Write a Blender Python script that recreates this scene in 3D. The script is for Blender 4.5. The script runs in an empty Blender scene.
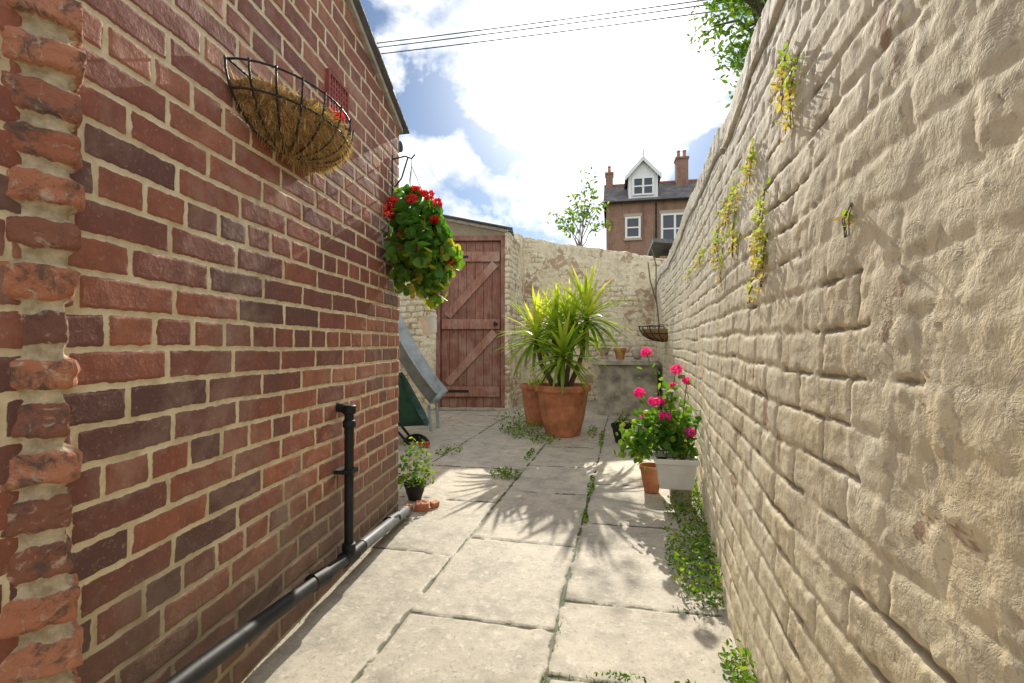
import bpy, math, random
import numpy as np
from mathutils import Vector, Matrix
random.seed(7); rng=np.random.default_rng(7)
D=bpy.data
scene=bpy.context.scene
COL=scene.collection
R_=math.radians
# ---------------------------------------------------------------- helpers
def link(o,parent=None):
    COL.objects.link(o)
    if parent is not None: o.parent=parent
    return o
def empty(name,loc=(0,0,0)):
    e=D.objects.new(name,None); e.empty_display_size=.1; COL.objects.link(e); return e
TAB=rng.random((256,256))
def vnoise(x,y,seed=0):
    x=np.asarray(x,float)+seed*17.31; y=np.asarray(y,float)+seed*7.77
    xi=np.floor(x).astype(int); yi=np.floor(y).astype(int)
    fx=x-xi; fy=y-yi
    fx=fx*fx*(3-2*fx); fy=fy*fy*(3-2*fy)
    a=TAB[xi&255,yi&255]; b=TAB[(xi+1)&255,yi&255]; c=TAB[xi&255,(yi+1)&255]; d=TAB[(xi+1)&255,(yi+1)&255]
    return (a*(1-fx)+b*fx)*(1-fy)+(c*(1-fx)+d*fx)*fy
def fbm(x,y,scale,seed=0,oct=4):
    v=0;amp=.5;tot=0;f=1/scale
    for i in range(oct):
        v=v+amp*vnoise(x*f,y*f,seed+i*3); tot+=amp; amp*=.5; f*=2.03
    return v/tot
def hsh(a,b,seed=0):
    return TAB[(a*13+b*57+seed*31)&255,(a*101+b*7+seed*91+(a*b)%29)&255]
def sstep(a,b,x):
    t=np.clip((x-a)/(b-a),0,1); return t*t*(3-2*t)
def quadmesh(name,V,Q,C=None,mat=None,parent=None,smooth=True):
    me=D.meshes.new(name); V=np.ascontiguousarray(V,np.float32); Q=np.ascontiguousarray(Q,np.int32)
    me.vertices.add(len(V)); me.vertices.foreach_set('co',V.ravel())
    me.loops.add(Q.size); me.loops.foreach_set('vertex_index',Q.ravel())
    me.polygons.add(len(Q)); me.polygons.foreach_set('loop_start',np.arange(0,Q.size,Q.shape[1],dtype=np.int32))
    me.update(calc_edges=True); me.validate()
    if smooth: me.polygons.foreach_set('use_smooth',np.ones(len(me.polygons),bool))
    if C is not None:
        at=me.color_attributes.new('Col','FLOAT_COLOR','POINT')
        at.data.foreach_set('color',np.ascontiguousarray(C,np.float32).ravel())
    if mat: me.materials.append(mat)
    o=D.objects.new(name,me); link(o,parent); return o
def pymesh(name,V,F,mat=None,parent=None,smooth=False,bev=0,C=None):
    me=D.meshes.new(name); me.from_pydata([tuple(v) for v in V],[],F); me.update()
    if smooth:
        for p in me.polygons: p.use_smooth=True
    if C is not None:
        at=me.color_attributes.new('Col','FLOAT_COLOR','POINT')
        at.data.foreach_set('color',np.ascontiguousarray(C,np.float32).ravel())
    if mat: me.materials.append(mat)
    o=D.objects.new(name,me); link(o,parent)
    if bev:
        m=o.modifiers.new('b','BEVEL'); m.width=bev; m.segments=2; m.limit_method='ANGLE'
    return o
BF=[(0,3,2,1),(4,5,6,7),(0,1,5,4),(1,2,6,5),(2,3,7,6),(3,0,4,7)]
def box(name,x0,x1,y0,y1,z0,z1,mat,parent=None,bev=.003,M=None):
    V=[(x0,y0,z0),(x1,y0,z0),(x1,y1,z0),(x0,y1,z0),(x0,y0,z1),(x1,y0,z1),(x1,y1,z1),(x0,y1,z1)]
    if M is not None: V=[tuple(M@Vector(v)) for v in V]
    return pymesh(name,V,BF,mat,parent,bev=bev)
def boxes(name,L,mat,parent=None,bev=.003,M=None):
    V=[];F=[]
    for (x0,x1,y0,y1,z0,z1) in L:
        k=len(V)
        V+=[(x0,y0,z0),(x1,y0,z0),(x1,y1,z0),(x0,y1,z0),(x0,y0,z1),(x1,y0,z1),(x1,y1,z1),(x0,y1,z1)]
        F+=[tuple(i+k for i in f) for f in BF]
    if M is not None: V=[tuple(M@Vector(v)) for v in V]
    return pymesh(name,V,F,mat,parent,bev=bev)
def tubes(name,lines,r,mat,parent=None):
    cu=D.curves.new(name,'CURVE'); cu.dimensions='3D'; cu.bevel_depth=r; cu.bevel_resolution=3; cu.use_fill_caps=True
    for L in lines:
        s=cu.splines.new('POLY'); s.points.add(len(L)-1)
        for i,p in enumerate(L):
            s.points[i].co=(p[0],p[1],p[2],1)
            if len(p)>3: s.points[i].radius=p[3]
        s.use_smooth=True
    if mat: cu.materials.append(mat)
    o=D.objects.new(name,cu); link(o,parent); return o
def lathe(name,prof,c,mat,parent=None,n=40,wob=0,M=None):
    V=[];F=[]
    for k,(r,z) in enumerate(prof):
        for i in range(n):
            a=2*math.pi*i/n; rr=r*(1+wob*math.sin(3*a+k))
            p=Vector((rr*math.cos(a),rr*math.sin(a),z))
            if M is not None: p=M@p
            V.append((c[0]+p.x,c[1]+p.y,c[2]+p.z))
    for k in range(len(prof)-1):
        for i in range(n):
            j=(i+1)%n; F.append((k*n+i,k*n+j,(k+1)*n+j,(k+1)*n+i))
    F.append(tuple(range(n))[::-1]); F.append(tuple(range((len(prof)-1)*n,len(prof)*n)))
    o=pymesh(name,V,F,mat,parent)
    for p in o.data.polygons: p.use_smooth=len(p.vertices)==4
    m=o.modifiers.new('e','EDGE_SPLIT'); m.split_angle=R_(50)
    return o
# ---------------------------------------------------------------- node helpers
class NT:
    def __init__(s,mat):
        s.t=mat.node_tree; s.n=s.t.nodes; s.l=s.t.links
    def new(s,t,**k):
        n=s.n.new(t)
        for a,b in k.items(): setattr(n,a,b)
        return n
    def put(s,sock,v):
        if isinstance(v,bpy.types.NodeSocket): s.l.new(v,sock)
        elif v is not None:
            if isinstance(v,(tuple,list)) and len(v)==3 and sock.type=='RGBA': v=(*v,1)
            sock.default_value=v
    def noise(s,vec,scale,detail=3,rough=.6,dist=0):
        n=s.new('ShaderNodeTexNoise'); s.put(n.inputs['Vector'],vec); n.inputs['Scale'].default_value=scale
        n.inputs['Detail'].default_value=detail; n.inputs['Roughness'].default_value=rough; n.inputs['Distortion'].default_value=dist
        return n.outputs['Fac']
    def ramp(s,f,stops,interp='LINEAR'):
        n=s.new('ShaderNodeValToRGB'); s.put(n.inputs[0],f); cr=n.color_ramp; cr.interpolation=interp
        while len(cr.elements)<len(stops): cr.elements.new(.5)
        for e,(p,c) in zip(cr.elements,stops):
            e.position=p; e.color=(c,c,c,1) if not isinstance(c,(tuple,list)) else (*c,1)
        return n.outputs[0]
    def mix(s,f,a,b,mode='MIX'):
        n=s.new('ShaderNodeMix',data_type='RGBA',blend_type=mode); s.put(n.inputs[0],f); s.put(n.inputs[6],a); s.put(n.inputs[7],b)
        return n.outputs[2]
    def math(s,op,a,b=None,clamp=False):
        n=s.new('ShaderNodeMath',operation=op); n.use_clamp=clamp; s.put(n.inputs[0],a)
        if b is not None: s.put(n.inputs[1],b)
        return n.outputs[0]
    def add(s,*terms):
        r=None
        for f,w in terms:
            x=s.math('MULTIPLY',f,w); r=x if r is None else s.math('ADD',r,x)
        return r
    def scaled(s,vec,sc):
        mp=s.new('ShaderNodeMapping'); mp.inputs['Scale'].default_value=sc; s.l.new(vec,mp.inputs[0]); return mp.outputs[0]
    def bump(s,h,strength=.5,dist=.01,normal=None):
        n=s.new('ShaderNodeBump'); n.inputs['Strength'].default_value=strength; n.inputs['Distance'].default_value=dist
        s.put(n.inputs['Height'],h)
        if normal is not None: s.put(n.inputs['Normal'],normal)
        return n.outputs[0]
def newmat(name):
    m=D.materials.new(name); m.use_nodes=True; t=NT(m); t.b=m.node_tree.nodes['Principled BSDF']
    t.pos=t.new('ShaderNodeNewGeometry').outputs['Position']
    return m,t
def simple(name,c,rough=.6,metal=0,var=.25,scale=20,bump=.2,spec=.5):
    m,t=newmat(name)
    n=t.noise(t.pos,scale); col=t.mix(t.ramp(n,[(.3,0.),(.7,1.)]),tuple(x*(1-var) for x in c),tuple(min(1,x*(1+var)) for x in c))
    t.put(t.b.inputs['Base Color'],col); t.b.inputs['Roughness'].default_value=rough; t.b.inputs['Metallic'].default_value=metal
    t.b.inputs['Specular IOR Level'].default_value=spec
    if bump: t.put(t.b.inputs['Normal'],t.bump(t.noise(t.pos,scale*4,2),bump,.01))
    return m
def leafmat(name,stops,trans=.45,rough=.5):
    m,t=newmat(name); a=t.new('ShaderNodeVertexColor',layer_name='Col'); sp=t.new('ShaderNodeSeparateColor'); t.l.new(a.outputs[0],sp.inputs[0])
    c=t.ramp(sp.outputs[0],stops); t.put(t.b.inputs['Base Color'],c); t.b.inputs['Roughness'].default_value=rough
    t.b.inputs['Specular IOR Level'].default_value=.35
    tr=t.new('ShaderNodeBsdfTranslucent'); g=t.mix(1,c,(1.6,1.6,.8),'MULTIPLY'); t.put(tr.inputs[0],g)
    mx=t.new('ShaderNodeMixShader'); mx.inputs[0].default_value=trans; t.l.new(t.b.outputs[0],mx.inputs[1]); t.l.new(tr.outputs[0],mx.inputs[2])
    t.l.new(mx.outputs[0],t.n['Material Output'].inputs[0]); return m
# ---------------------------------------------------------------- foliage helpers
def rand_rot(n,up=0.0):
    nrm=rng.normal(size=(n,3)); nrm/=np.linalg.norm(nrm,axis=1)[:,None]; nrm[:,2]+=up; nrm/=np.linalg.norm(nrm,axis=1)[:,None]
    t=rng.normal(size=(n,3)); t-=nrm*(t*nrm).sum(1)[:,None]; t/=np.linalg.norm(t,axis=1)[:,None]
    return nrm,t,np.cross(nrm,t)
def leaves(name,P,size,mat,parent=None,shape='round',up=.3,cup=.25,val=None,sj=.4):
    P=np.asarray(P,float); n=len(P)
    if shape=='round':
        k=9; a=np.linspace(0,2*np.pi,k,endpoint=False); r=1+.12*np.cos(a*5); T=np.c_[r*np.cos(a),r*np.sin(a)]; T=np.r_[[[0,0]],T]; cz=np.r_[-cup,np.zeros(k)]
        fa=[(0,1+i,1+(i+1)%k) for i in range(k)]
    elif shape=='oval':
        T=np.array([[-1,0],[-.4,.42],[.35,.38],[1,0],[.35,-.38],[-.4,-.42]],float); cz=np.array([0,.15,.15,0,.15,.15]); fa=[(0,3,2,1),(0,5,4,3)]
    elif shape=='petal':
        k=5;a=np.linspace(0,2*np.pi,10,endpoint=False); r=np.where(np.arange(10)%2==0,1,.55); T=np.r_[[[0,0]],np.c_[r*np.cos(a),r*np.sin(a)]]; cz=np.r_[-.2,np.zeros(10)]
        fa=[(0,1+i,1+(i+1)%10) for i in range(10)]
    N,U,W=rand_rot(n,up); s=size*(1+sj*(rng.random(n)*2-1))
    V=P[:,None,:]+s[:,None,None]*(T[None,:,0,None]*U[:,None,:]+T[None,:,1,None]*W[:,None,:]+cz[None,:,None]*N[:,None,:])
    kk=len(T); V=V.reshape(-1,3); F=[tuple(i*kk+j for j in f) for i in range(n) for f in fa]
    v=rng.random(n) if val is None else val; v=np.repeat(v,kk); C=np.c_[v,v,v,np.ones_like(v)]
    return pymesh(name,V,F,mat,parent,C=C)
def blades(name,items,mat,parent=None,seg=6):
    V=[];F=[];C=[]
    for b,d,L,w,dr,v in items:
        d=Vector(d).normalized(); p=Vector(b); side=d.cross(Vector((0,0,1)))
        if side.length<.01: side=Vector((1,0,0))
        side.normalize(); k=len(V)
        for i in range(seg+1):
            t=i/seg; ww=w*(math.sin(math.pi*min(1,.18+t*.82))**.7 if t<1 else .02)*.5
            nn=side.cross(d).normalized()
            V+= [tuple(p-side*ww+nn*ww*.35),tuple(p),tuple(p+side*ww+nn*ww*.35)]
            C+=[v]*3
            if i<seg:
                f=k+i*3; F+=[(f,f+1,f+4,f+3),(f+1,f+2,f+5,f+4)]
            p=p+d*(L/seg); d=(d+Vector((0,0,-dr/seg))).normalized()
    C=np.array(C); return pymesh(name,V,F,mat,parent,C=np.c_[C,C,C,np.ones_like(C)],smooth=True)
# ---------------------------------------------------------------- brick fields
def brickfield(s,z,course,length,seed,jw=.010,warp=.006,soft=.006,edge=.004,hdr=4):
    s2=s+ (fbm(s,z,.25,seed,3)-.5)*warp*4; z2=z+(fbm(s,z,.35,seed+5,3)-.5)*warp*4
    row=np.floor(z2/course).astype(int)
    Ln=np.where(row%hdr==1,length*.5,length) if hdr else np.full_like(z2,length)
    off=(row%2)*.5*Ln+hsh(row,row*0+3,seed)*.03
    q=(s2+off)/Ln; col=np.floor(q).astype(int); fs=(q-col)*Ln; fz=z2-row*course
    d=np.minimum(np.minimum(fs,Ln-fs),np.minimum(fz,course-fz))
    d=d+(fbm(s,z,.02,seed+9,3)-.5)*edge*2
    m=sstep(jw*.5-soft*.3,jw*.5+soft,d)
    return m,hsh(row,col,seed),hsh(col,row+40,seed+2)
def pathpts(P,step):
    out=[];corner=[]
    for a,b in zip(P[:-1],P[1:]):
        a=np.array(a,float);b=np.array(b,float);L=np.linalg.norm(b-a);t=0
        pts=[]
        while t<L-1e-4:
            pts.append(a+(b-a)*t/L); t+=step(*(a+(b-a)*t/L))
        if len(pts)>1 and np.linalg.norm(b-pts[-1])<step(*b)*.4: pts.pop()
        out+=pts
    out.append(np.array(P[-1],float)); return np.array(out)
def sheet(name,P,step,nz,H,disp,mat,parent=None,side=1,thick=.23,z0=-.05,lean=None,topn=.01,ntop=8):
    X=pathpts(P,step) if isinstance(P,list) else P
    seg=np.diff(X,axis=0); sl=np.linalg.norm(seg,axis=1); s=np.r_[0,np.cumsum(sl)]
    sn=np.c_[seg[:,1],-seg[:,0]]/sl[:,None]*side
    n=np.r_[sn[:1],(sn[:-1]+sn[1:]),sn[-1:]]; n/=np.linalg.norm(n,axis=1)[:,None]
    d0=np.r_[1,np.clip((n[1:-1]*sn[1:]).sum(1),.5,1),1]; n=n/d0[:,None]
    Hs=H(X[:,0],X[:,1])
    rows=[];cols=[]
    for k in range(nz+1):
        z=z0+(Hs-z0)*k/nz; dd,c=disp(s,z,Hs,X)
        if k>nz-2: dd=dd-.004*(k-nz+2)
        le=lean(X[:,1],z) if lean is not None else 0
        xy=X+n*(dd+0)[:,None]
        xy=xy-n*np.asarray(le*np.ones_like(z))[:,None]
        rows.append(np.c_[xy,z]); cols.append(c)
    last=rows[-1]; le=lean(X[:,1],Hs) if lean is not None else 0*Hs
    for k in range(1,ntop+1):
        b=thick*k/ntop; xy=X-n*(b+le)[:,None]; t=k/ntop
        z=Hs+ topn*2*(fbm(s,b*np.ones_like(s),.08,3)-.5)*(1 if 0<t<1 else .5)+ .02*math.sin(math.pi*t)
        rows.append(np.c_[xy,z]); cols.append(cols[nz-1])
    xy=X-n*(thick+le)[:,None]; rows.append(np.c_[xy,z0*np.ones_like(s)]); cols.append(cols[-1])
    V=np.concatenate(rows); C=np.concatenate(cols); nr=len(rows); nc=len(s)
    i=np.arange(nr-1)[:,None]*nc+np.arange(nc-1)[None,:]
    if side==1: Q=np.stack([i,i+1,i+nc+1,i+nc],-1)
    else: Q=np.stack([i,i+nc,i+nc+1,i+1],-1)
    return quadmesh(name,V,Q.reshape(-1,4),C,mat,parent)
def col4(m,a,b): return np.c_[m,a,b,np.ones_like(m)]
# ---------------------------------------------------------------- materials
def attr(t):
    a=t.new('ShaderNodeVertexColor',layer_name='Col'); sp=t.new('ShaderNodeSeparateColor'); t.l.new(a.outputs[0],sp.inputs[0]); return sp.outputs
m_brick,t=newmat('red_brick'); A=attr(t)
n1=t.noise(t.pos,14,4,.7); n2=t.noise(t.pos,110,3,.7); nb=t.noise(t.pos,3.2,5,.68,.3)
me_=t.math('ADD',A[0],t.math('MULTIPLY',t.math('SUBTRACT',n2,.5),.6))
msk=t.ramp(me_,[(.40,0.),(.58,1.)])
bc=t.ramp(A[1],[(0,(.12,.060,.052)),(.18,(.19,.075,.058)),(.5,(.28,.095,.06)),(.8,(.35,.125,.07)),(1,(.42,.19,.115))])
bc=t.mix(t.ramp(n1,[(.38,0.),(.70,.60)]),bc,(.14,.068,.055))
bc=t.mix(t.ramp(n2,[(.58,0.),(.76,.5)]),bc,(.55,.38,.28))
bc=t.mix(t.ramp(nb,[(.52,0.),(.68,.32)]),bc,(.54,.42,.33))
mc=t.ramp(n1,[(.3,(.50,.40,.24)),(.55,(.70,.59,.39)),(.8,(.78,.69,.50))])
c=t.mix(msk,mc,bc)
sx=t.new('ShaderNodeSeparateXYZ'); t.l.new(t.pos,sx.inputs[0])
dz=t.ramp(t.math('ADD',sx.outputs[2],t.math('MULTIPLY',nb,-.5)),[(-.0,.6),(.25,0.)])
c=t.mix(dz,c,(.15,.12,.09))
c=t.mix(t.ramp(t.noise(t.scaled(t.pos,(6,6,.9)),1.6,4,.6),[(.58,0.),(.74,.3)]),c,(.11,.065,.05))
t.put(t.b.inputs['Base Color'],c)
t.put(t.b.inputs['Roughness'],t.ramp(n1,[(.3,.6),(.7,.85)])); t.b.inputs['Specular IOR Level'].default_value=.3
t.put(t.b.inputs['Normal'],t.bump(t.add((n1,.5),(n2,.35)),.5,.007))
m_old,t=newmat('old_weathered_brick'); A=attr(t)
n1=t.noise(t.pos,22,5,.75,.4); n2=t.noise(t.pos,100,3,.7)
msk=t.ramp(t.math('ADD',A[0],t.math('MULTIPLY',t.math('SUBTRACT',n2,.5),.8)),[(.40,0.),(.56,1.)])
bc=t.ramp(A[1],[(0,(.18,.08,.055)),(.25,(.28,.11,.065)),(.6,(.42,.15,.075)),(1,(.48,.21,.12))])
bc=t.mix(t.ramp(n1,[(.50,0.),(.62,.85)]),bc,(.085,.065,.055)); bc=t.mix(t.ramp(t.noise(t.pos,35,4,.7,1.),[(.58,0.),(.68,.7)]),bc,(.56,.45,.34))
mc=t.ramp(t.noise(t.pos,40,3),[(.35,(.36,.28,.17)),(.7,(.68,.58,.41))])
t.put(t.b.inputs['Base Color'],t.mix(msk,mc,bc)); t.b.inputs['Roughness'].default_value=.85
t.put(t.b.inputs['Normal'],t.bump(t.add((n1,.7),(n2,.3)),.9,.012))
def painted(name,light,tan,dark,upper,chip,zg=(1.0,1.9),brick=(.36,.15,.08),bs=.6,bd=.012,jc=None,stain=.5,algae=0.):
    m,t=newmat(name); A=attr(t)
    n1=t.noise(t.pos,2.2,5,.68,.3); n2=t.noise(t.pos,11,5,.72); n3=t.noise(t.pos,75,3,.7); n4=t.noise(t.pos,34,4,.75,.5)
    c=t.mix(t.ramp(n1,[(.38,0.),(.62,1.)]),light,tan)
    c=t.mix(t.ramp(n2,[(.49,0.),(.68,.70)]),c,dark)
    c=t.mix(t.math('MULTIPLY',A[1],.2),c,tan)
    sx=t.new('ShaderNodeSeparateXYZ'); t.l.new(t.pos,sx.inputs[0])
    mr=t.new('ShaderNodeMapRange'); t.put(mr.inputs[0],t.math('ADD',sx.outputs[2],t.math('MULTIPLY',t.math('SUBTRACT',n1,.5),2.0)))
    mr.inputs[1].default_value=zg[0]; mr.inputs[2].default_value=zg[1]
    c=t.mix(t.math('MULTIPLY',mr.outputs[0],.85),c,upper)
    nst=t.noise(t.scaled(t.pos,(4,4,.7)),1.7,5,.7,.2)
    c=t.mix(t.ramp(nst,[(.52,0.),(.68,stain)]),c,tuple(x*.65 for x in dark))
    if algae: c=t.mix(t.ramp(nst,[(.30,algae),(.44,0.)]),c,(.36,.38,.22))
    ch=t.math('ADD',t.noise(t.pos,6,5,.72,.5),t.math('MULTIPLY',A[2],.14)); chm=t.ramp(ch,[(chip,0.),(chip+.03,1.)])
    c=t.mix(chm,c,t.mix(n4,brick,dark))
    fl=t.ramp(t.noise(t.pos,17,5,.78,.8),[(.56,0.),(.59,.65)])
    c=t.mix(fl,c,tuple(x*.95 for x in dark))
    c=t.mix(t.ramp(n4,[(.59,0.),(.66,.5)]),c,tuple(x*.65 for x in dark))
    c=t.mix(t.ramp(A[0],[(.0,.8),(.65,0.)]),c,jc or tuple(x*.42 for x in dark))
    c=t.mix(t.ramp(n3,[(.58,0.),(.74,.5)]),c,tuple(x*.5 for x in dark))
    t.put(t.b.inputs['Base Color'],c); t.b.inputs['Roughness'].default_value=.85; t.b.inputs['Specular IOR Level'].default_value=.25
    t.put(t.b.inputs['Normal'],t.bump(t.add((n2,.5),(n4,.5),(n3,.3),(fl,-.25),(chm,-.1)),bs,bd)); return m
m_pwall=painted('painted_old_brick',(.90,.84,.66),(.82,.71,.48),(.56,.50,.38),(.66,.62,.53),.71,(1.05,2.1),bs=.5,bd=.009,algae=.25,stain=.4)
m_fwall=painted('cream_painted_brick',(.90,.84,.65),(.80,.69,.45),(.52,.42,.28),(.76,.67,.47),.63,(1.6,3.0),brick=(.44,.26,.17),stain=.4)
m_flag,t=newmat('flagstone'); A=attr(t)
n1=t.noise(t.pos,1.6,4,.6,.3); n2=t.noise(t.pos,7,5,.74); n3=t.noise(t.pos,75,3,.75); n4=t.noise(t.pos,27,4,.8)
c=t.ramp(A[1],[(0,(.52,.465,.365)),(.4,(.63,.56,.45)),(.7,(.57,.50,.39)),(1,(.62,.53,.39))])
c=t.mix(t.ramp(n1,[(.36,0.),(.62,.65)]),c,(.42,.385,.32))
c=t.mix(t.ramp(n2,[(.45,0.),(.64,.75)]),c,(.31,.28,.225)); c=t.mix(t.ramp(n4,[(.55,0.),(.64,.6)]),c,(.70,.65,.56)); c=t.mix(t.ramp(n3,[(.55,0.),(.71,.65)]),c,(.18,.16,.13))
c=t.mix(t.ramp(t.noise(t.pos,3.1,6,.75,.6),[(.57,0.),(.68,.4)]),c,(.21,.20,.13))
dirt=t.ramp(n2,[(.4,(.10,.085,.055)),(.52,(.08,.085,.035)),(.62,(.06,.10,.025))])
msk=t.ramp(t.math('ADD',A[0],t.math('MULTIPLY',t.math('SUBTRACT',n4,.5),.8)),[(.35,0.),(.75,1.)])
t.put(t.b.inputs['Base Color'],t.mix(msk,dirt,c)); t.b.inputs['Roughness'].default_value=.7
t.put(t.b.inputs['Normal'],t.bump(t.add((n2,.5),(n4,.35),(n3,.2)),.5,.007))
m_ground=simple('earth_ground',(.12,.13,.06),.95,scale=3)
m_iron=simple('black_iron',(.02,.02,.022),.45,.3)
m_black=simple('black_plastic_pipe',(.016,.016,.018),.55,var=.4,scale=12,bump=.05,spec=.3)
m_terra=simple('terracotta',(.48,.19,.09),.75,scale=9,var=.35,bump=.15)
m_white=simple('white_plastic',(.82,.81,.78),.45,var=.06,scale=15,bump=.05)
m_wpaint=simple('white_paint',(.82,.82,.80),.5,var=.06,bump=0)
m_soil=simple('potting_soil',(.06,.04,.025),.95,scale=60,bump=.8)
m_slate=simple('slate',(.14,.145,.16),.6,scale=8,var=.35,bump=.3)
m_conc=simple('old_concrete',(.42,.38,.30),.9,scale=7,var=.5,bump=.6)
m_coir=simple('coir',(.48,.30,.14),.95,scale=60,var=.5,bump=.9)
m_glass,t=newmat('window_glass'); t.put(t.b.inputs['Base Color'],(.05,.06,.07)); t.b.inputs['Roughness'].default_value=.08
m_cable=simple('cable_black',(.02,.02,.02),.6,bump=0)
m_bark=simple('bark',(.16,.12,.08),.9,scale=40,bump=.8)
m_stem=simple('green_stem',(.16,.20,.05),.7,scale=30)
m_gnome=simple('weathered_pottery',(.45,.33,.24),.8,scale=25,var=.4)
m_greenfab=simple('dark_green_plastic',(.012,.065,.042),.45,scale=9,var=.4,bump=.15)
m_slide=simple('grey_plastic',(.33,.37,.37),.5,var=.3,bump=.03,scale=9)
m_red=simple('red_plastic',(.45,.04,.03),.4,bump=0)
def wood(name,a,b,c_,d_):
    m,t=newmat(name)
    mp=t.new('ShaderNodeMapping'); mp.inputs['Scale'].default_value=(14,14,1.2); t.l.new(t.pos,mp.inputs[0])
    g=t.noise(mp.outputs[0],4,4,.7,.6); c=t.ramp(g,[(.3,a),(.5,b),(.75,c_)])
    c=t.mix(t.ramp(t.noise(t.pos,5,4),[(.45,0.),(.75,.7)]),c,d_); t.put(t.b.inputs['Base Color'],c); t.b.inputs['Roughness'].default_value=.75; t.put(t.b.inputs['Normal'],t.bump(g,.4,.004)); return m
m_door=wood('weathered_brown_planks',(.13,.052,.035),(.26,.105,.067),(.38,.19,.13),(.44,.30,.22))
m_door2=wood('weathered_brown_rails',(.18,.078,.052),(.33,.15,.10),(.46,.26,.18),(.55,.40,.31))
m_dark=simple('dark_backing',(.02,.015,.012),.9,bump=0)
m_ger=leafmat('geranium_leaf',[(0,(.04,.12,.02)),(.5,(.09,.23,.03)),(.85,(.19,.33,.05)),(1,(.50,.44,.07))],.5)
m_wed=leafmat('weed_leaf',[(0,(.05,.12,.02)),(.6,(.13,.27,.035)),(1,(.34,.42,.06))],.45)
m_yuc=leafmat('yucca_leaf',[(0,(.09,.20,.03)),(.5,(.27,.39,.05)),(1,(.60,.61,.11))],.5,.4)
m_tree=leafmat('tree_leaf',[(0,(.05,.11,.02)),(.6,(.13,.24,.035)),(1,(.28,.38,.06))],.5)
m_dry=leafmat('dry_leaf',[(0,(.44,.32,.14)),(.4,(.58,.50,.20)),(.7,(.40,.46,.12)),(1,(.26,.38,.08))],.45)
m_fib=leafmat('coir_fibre',[(0,(.32,.20,.09)),(.5,(.60,.42,.22)),(1,(.78,.60,.36))],.3,.9)
m_redf=leafmat('red_petal',[(0,(.45,.01,.015)),(1,(.80,.05,.05))],.35)
m_pink=leafmat('pink_petal',[(0,(.75,.02,.34)),(1,(.92,.10,.58))],.4)
# ---------------------------------------------------------------- GROUND
g=pymesh('ground',[(-300,-300,-.06),(300,-300,-.06),(300,300,-.06),(-300,300,-.06)],[(0,1,2,3)],m_ground)
ys=[-1.5]
while ys[-1]<8.3: ys.append(ys[-1]+(max(.007,.0055*ys[-1]) if ys[-1]>.6 else .03))
ys=np.array(ys); xs=np.linspace(-3.6,1.0,520)
X,Y=np.meshgrid(xs,ys)
x=X.ravel(); y=Y.ravel()
xw=x-.024*(y-1.28)+(fbm(x,y,.7,11,3)-.5)*.03; yw=y+(fbm(x,y,.8,21,3)-.5)*.05
cb=np.array([-4.5,-3.4,-2.75,-2.1,-1.42,-.68,-.176,2.0])
rb={0:[-2,9],1:[-2,3,4,5,6,9],2:[-2,3.2,3.9,4.9,5.7,9],3:[-2,2.9,3.5,4.4,5.2,6.0,9],4:[-2,.4,1.05,2.0,2.7,3.45,4.1,4.8,5.6,6.2,9],
    5:[-2,-.2,.7,1.55,2.2,2.95,3.6,4.3,5.0,5.8,6.4,9],6:[-2,.1,.75,1.33,1.74,2.5,3.2,4.0,4.7,5.5,6.2,9]}
ci=np.clip(np.searchsorted(cb,xw)-1,0,6)
dist=np.minimum(xw-cb[ci],cb[ci+1]-xw); ri=np.zeros(len(x),int)
for k,rr in rb.items():
    mk=ci==k; rr=np.array(rr,float); q=np.searchsorted(rr,yw[mk])-1; q=np.clip(q,0,len(rr)-2); ri[mk]=q
    dist[mk]=np.minimum(dist[mk],np.minimum(yw[mk]-rr[q],rr[q+1]-yw[mk]))
dist=dist+(fbm(x,y,.05,31,4)-.5)*.020
m=sstep(.001,.009,dist); r1=hsh(ci,ri,3); r2=hsh(ri,ci,8); r3=hsh(ri+9,ci,18)
z=-.010+m*.007+ (r1-.5)*.002*m+ ((x+.5)*(r2-.5)*.005+(y%1-.5)*(r3-.5)*.004)*m+(fbm(x,y,.3,41,4)-.5)*.010+(fbm(x,y,.03,44,3)-.5)*.0025
i=np.arange(len(ys)-1)[:,None]*len(xs)+np.arange(len(xs)-1)[None,:]
quadmesh('flagstone_paving',np.c_[x,y,z],np.stack([i,i+1,i+len(xs)+1,i+len(xs)],-1).reshape(-1,4),col4(m,r1,r2),m_flag)
# ---------------------------------------------------------------- BRICK HOUSE (left)
house=empty('brick_house')
def Hh(x,y): return np.where(x<-1.2, 2.0, 2.035+.375*(2.385-y))
def dh(s,z,H,X):
    m,a,b=brickfield(s,z,.0685,.215,2,jw=.010,warp=.0035,soft=.0035,edge=.0026)
    d=m*.0038+(a-.5)*.0014*m+(fbm(s,z,.03,4,3)-.5)*.0018+(fbm(s,z,.8,6,2)-.5)*.008
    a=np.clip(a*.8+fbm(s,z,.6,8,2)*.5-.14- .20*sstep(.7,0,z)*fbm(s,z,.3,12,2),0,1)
    return d,col4(m,a,b)
def wx(y): return -.971-.109*(y-1.115)
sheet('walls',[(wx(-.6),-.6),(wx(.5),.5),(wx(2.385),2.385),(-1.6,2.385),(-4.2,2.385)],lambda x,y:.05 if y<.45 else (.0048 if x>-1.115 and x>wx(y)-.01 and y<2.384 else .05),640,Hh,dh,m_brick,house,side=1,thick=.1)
def roofz(y): return 2.035+.375*(2.385-y)
def slopebox(name,x0,x1,y0,y1,dz0,dz1,mat,skew=True,par=house,n=1):
    xo=(lambda y:wx(y)) if skew else (lambda y:0)
    V=[]
    for dz in (dz0,dz1):
        for (xx,yy) in ((x0,y0),(x1,y0),(x1,y1),(x0,y1)):
            V.append((xo(yy)+xx,yy,roofz(yy)+dz))
    return pymesh(name,V,BF,mat,par,bev=.003)
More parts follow.
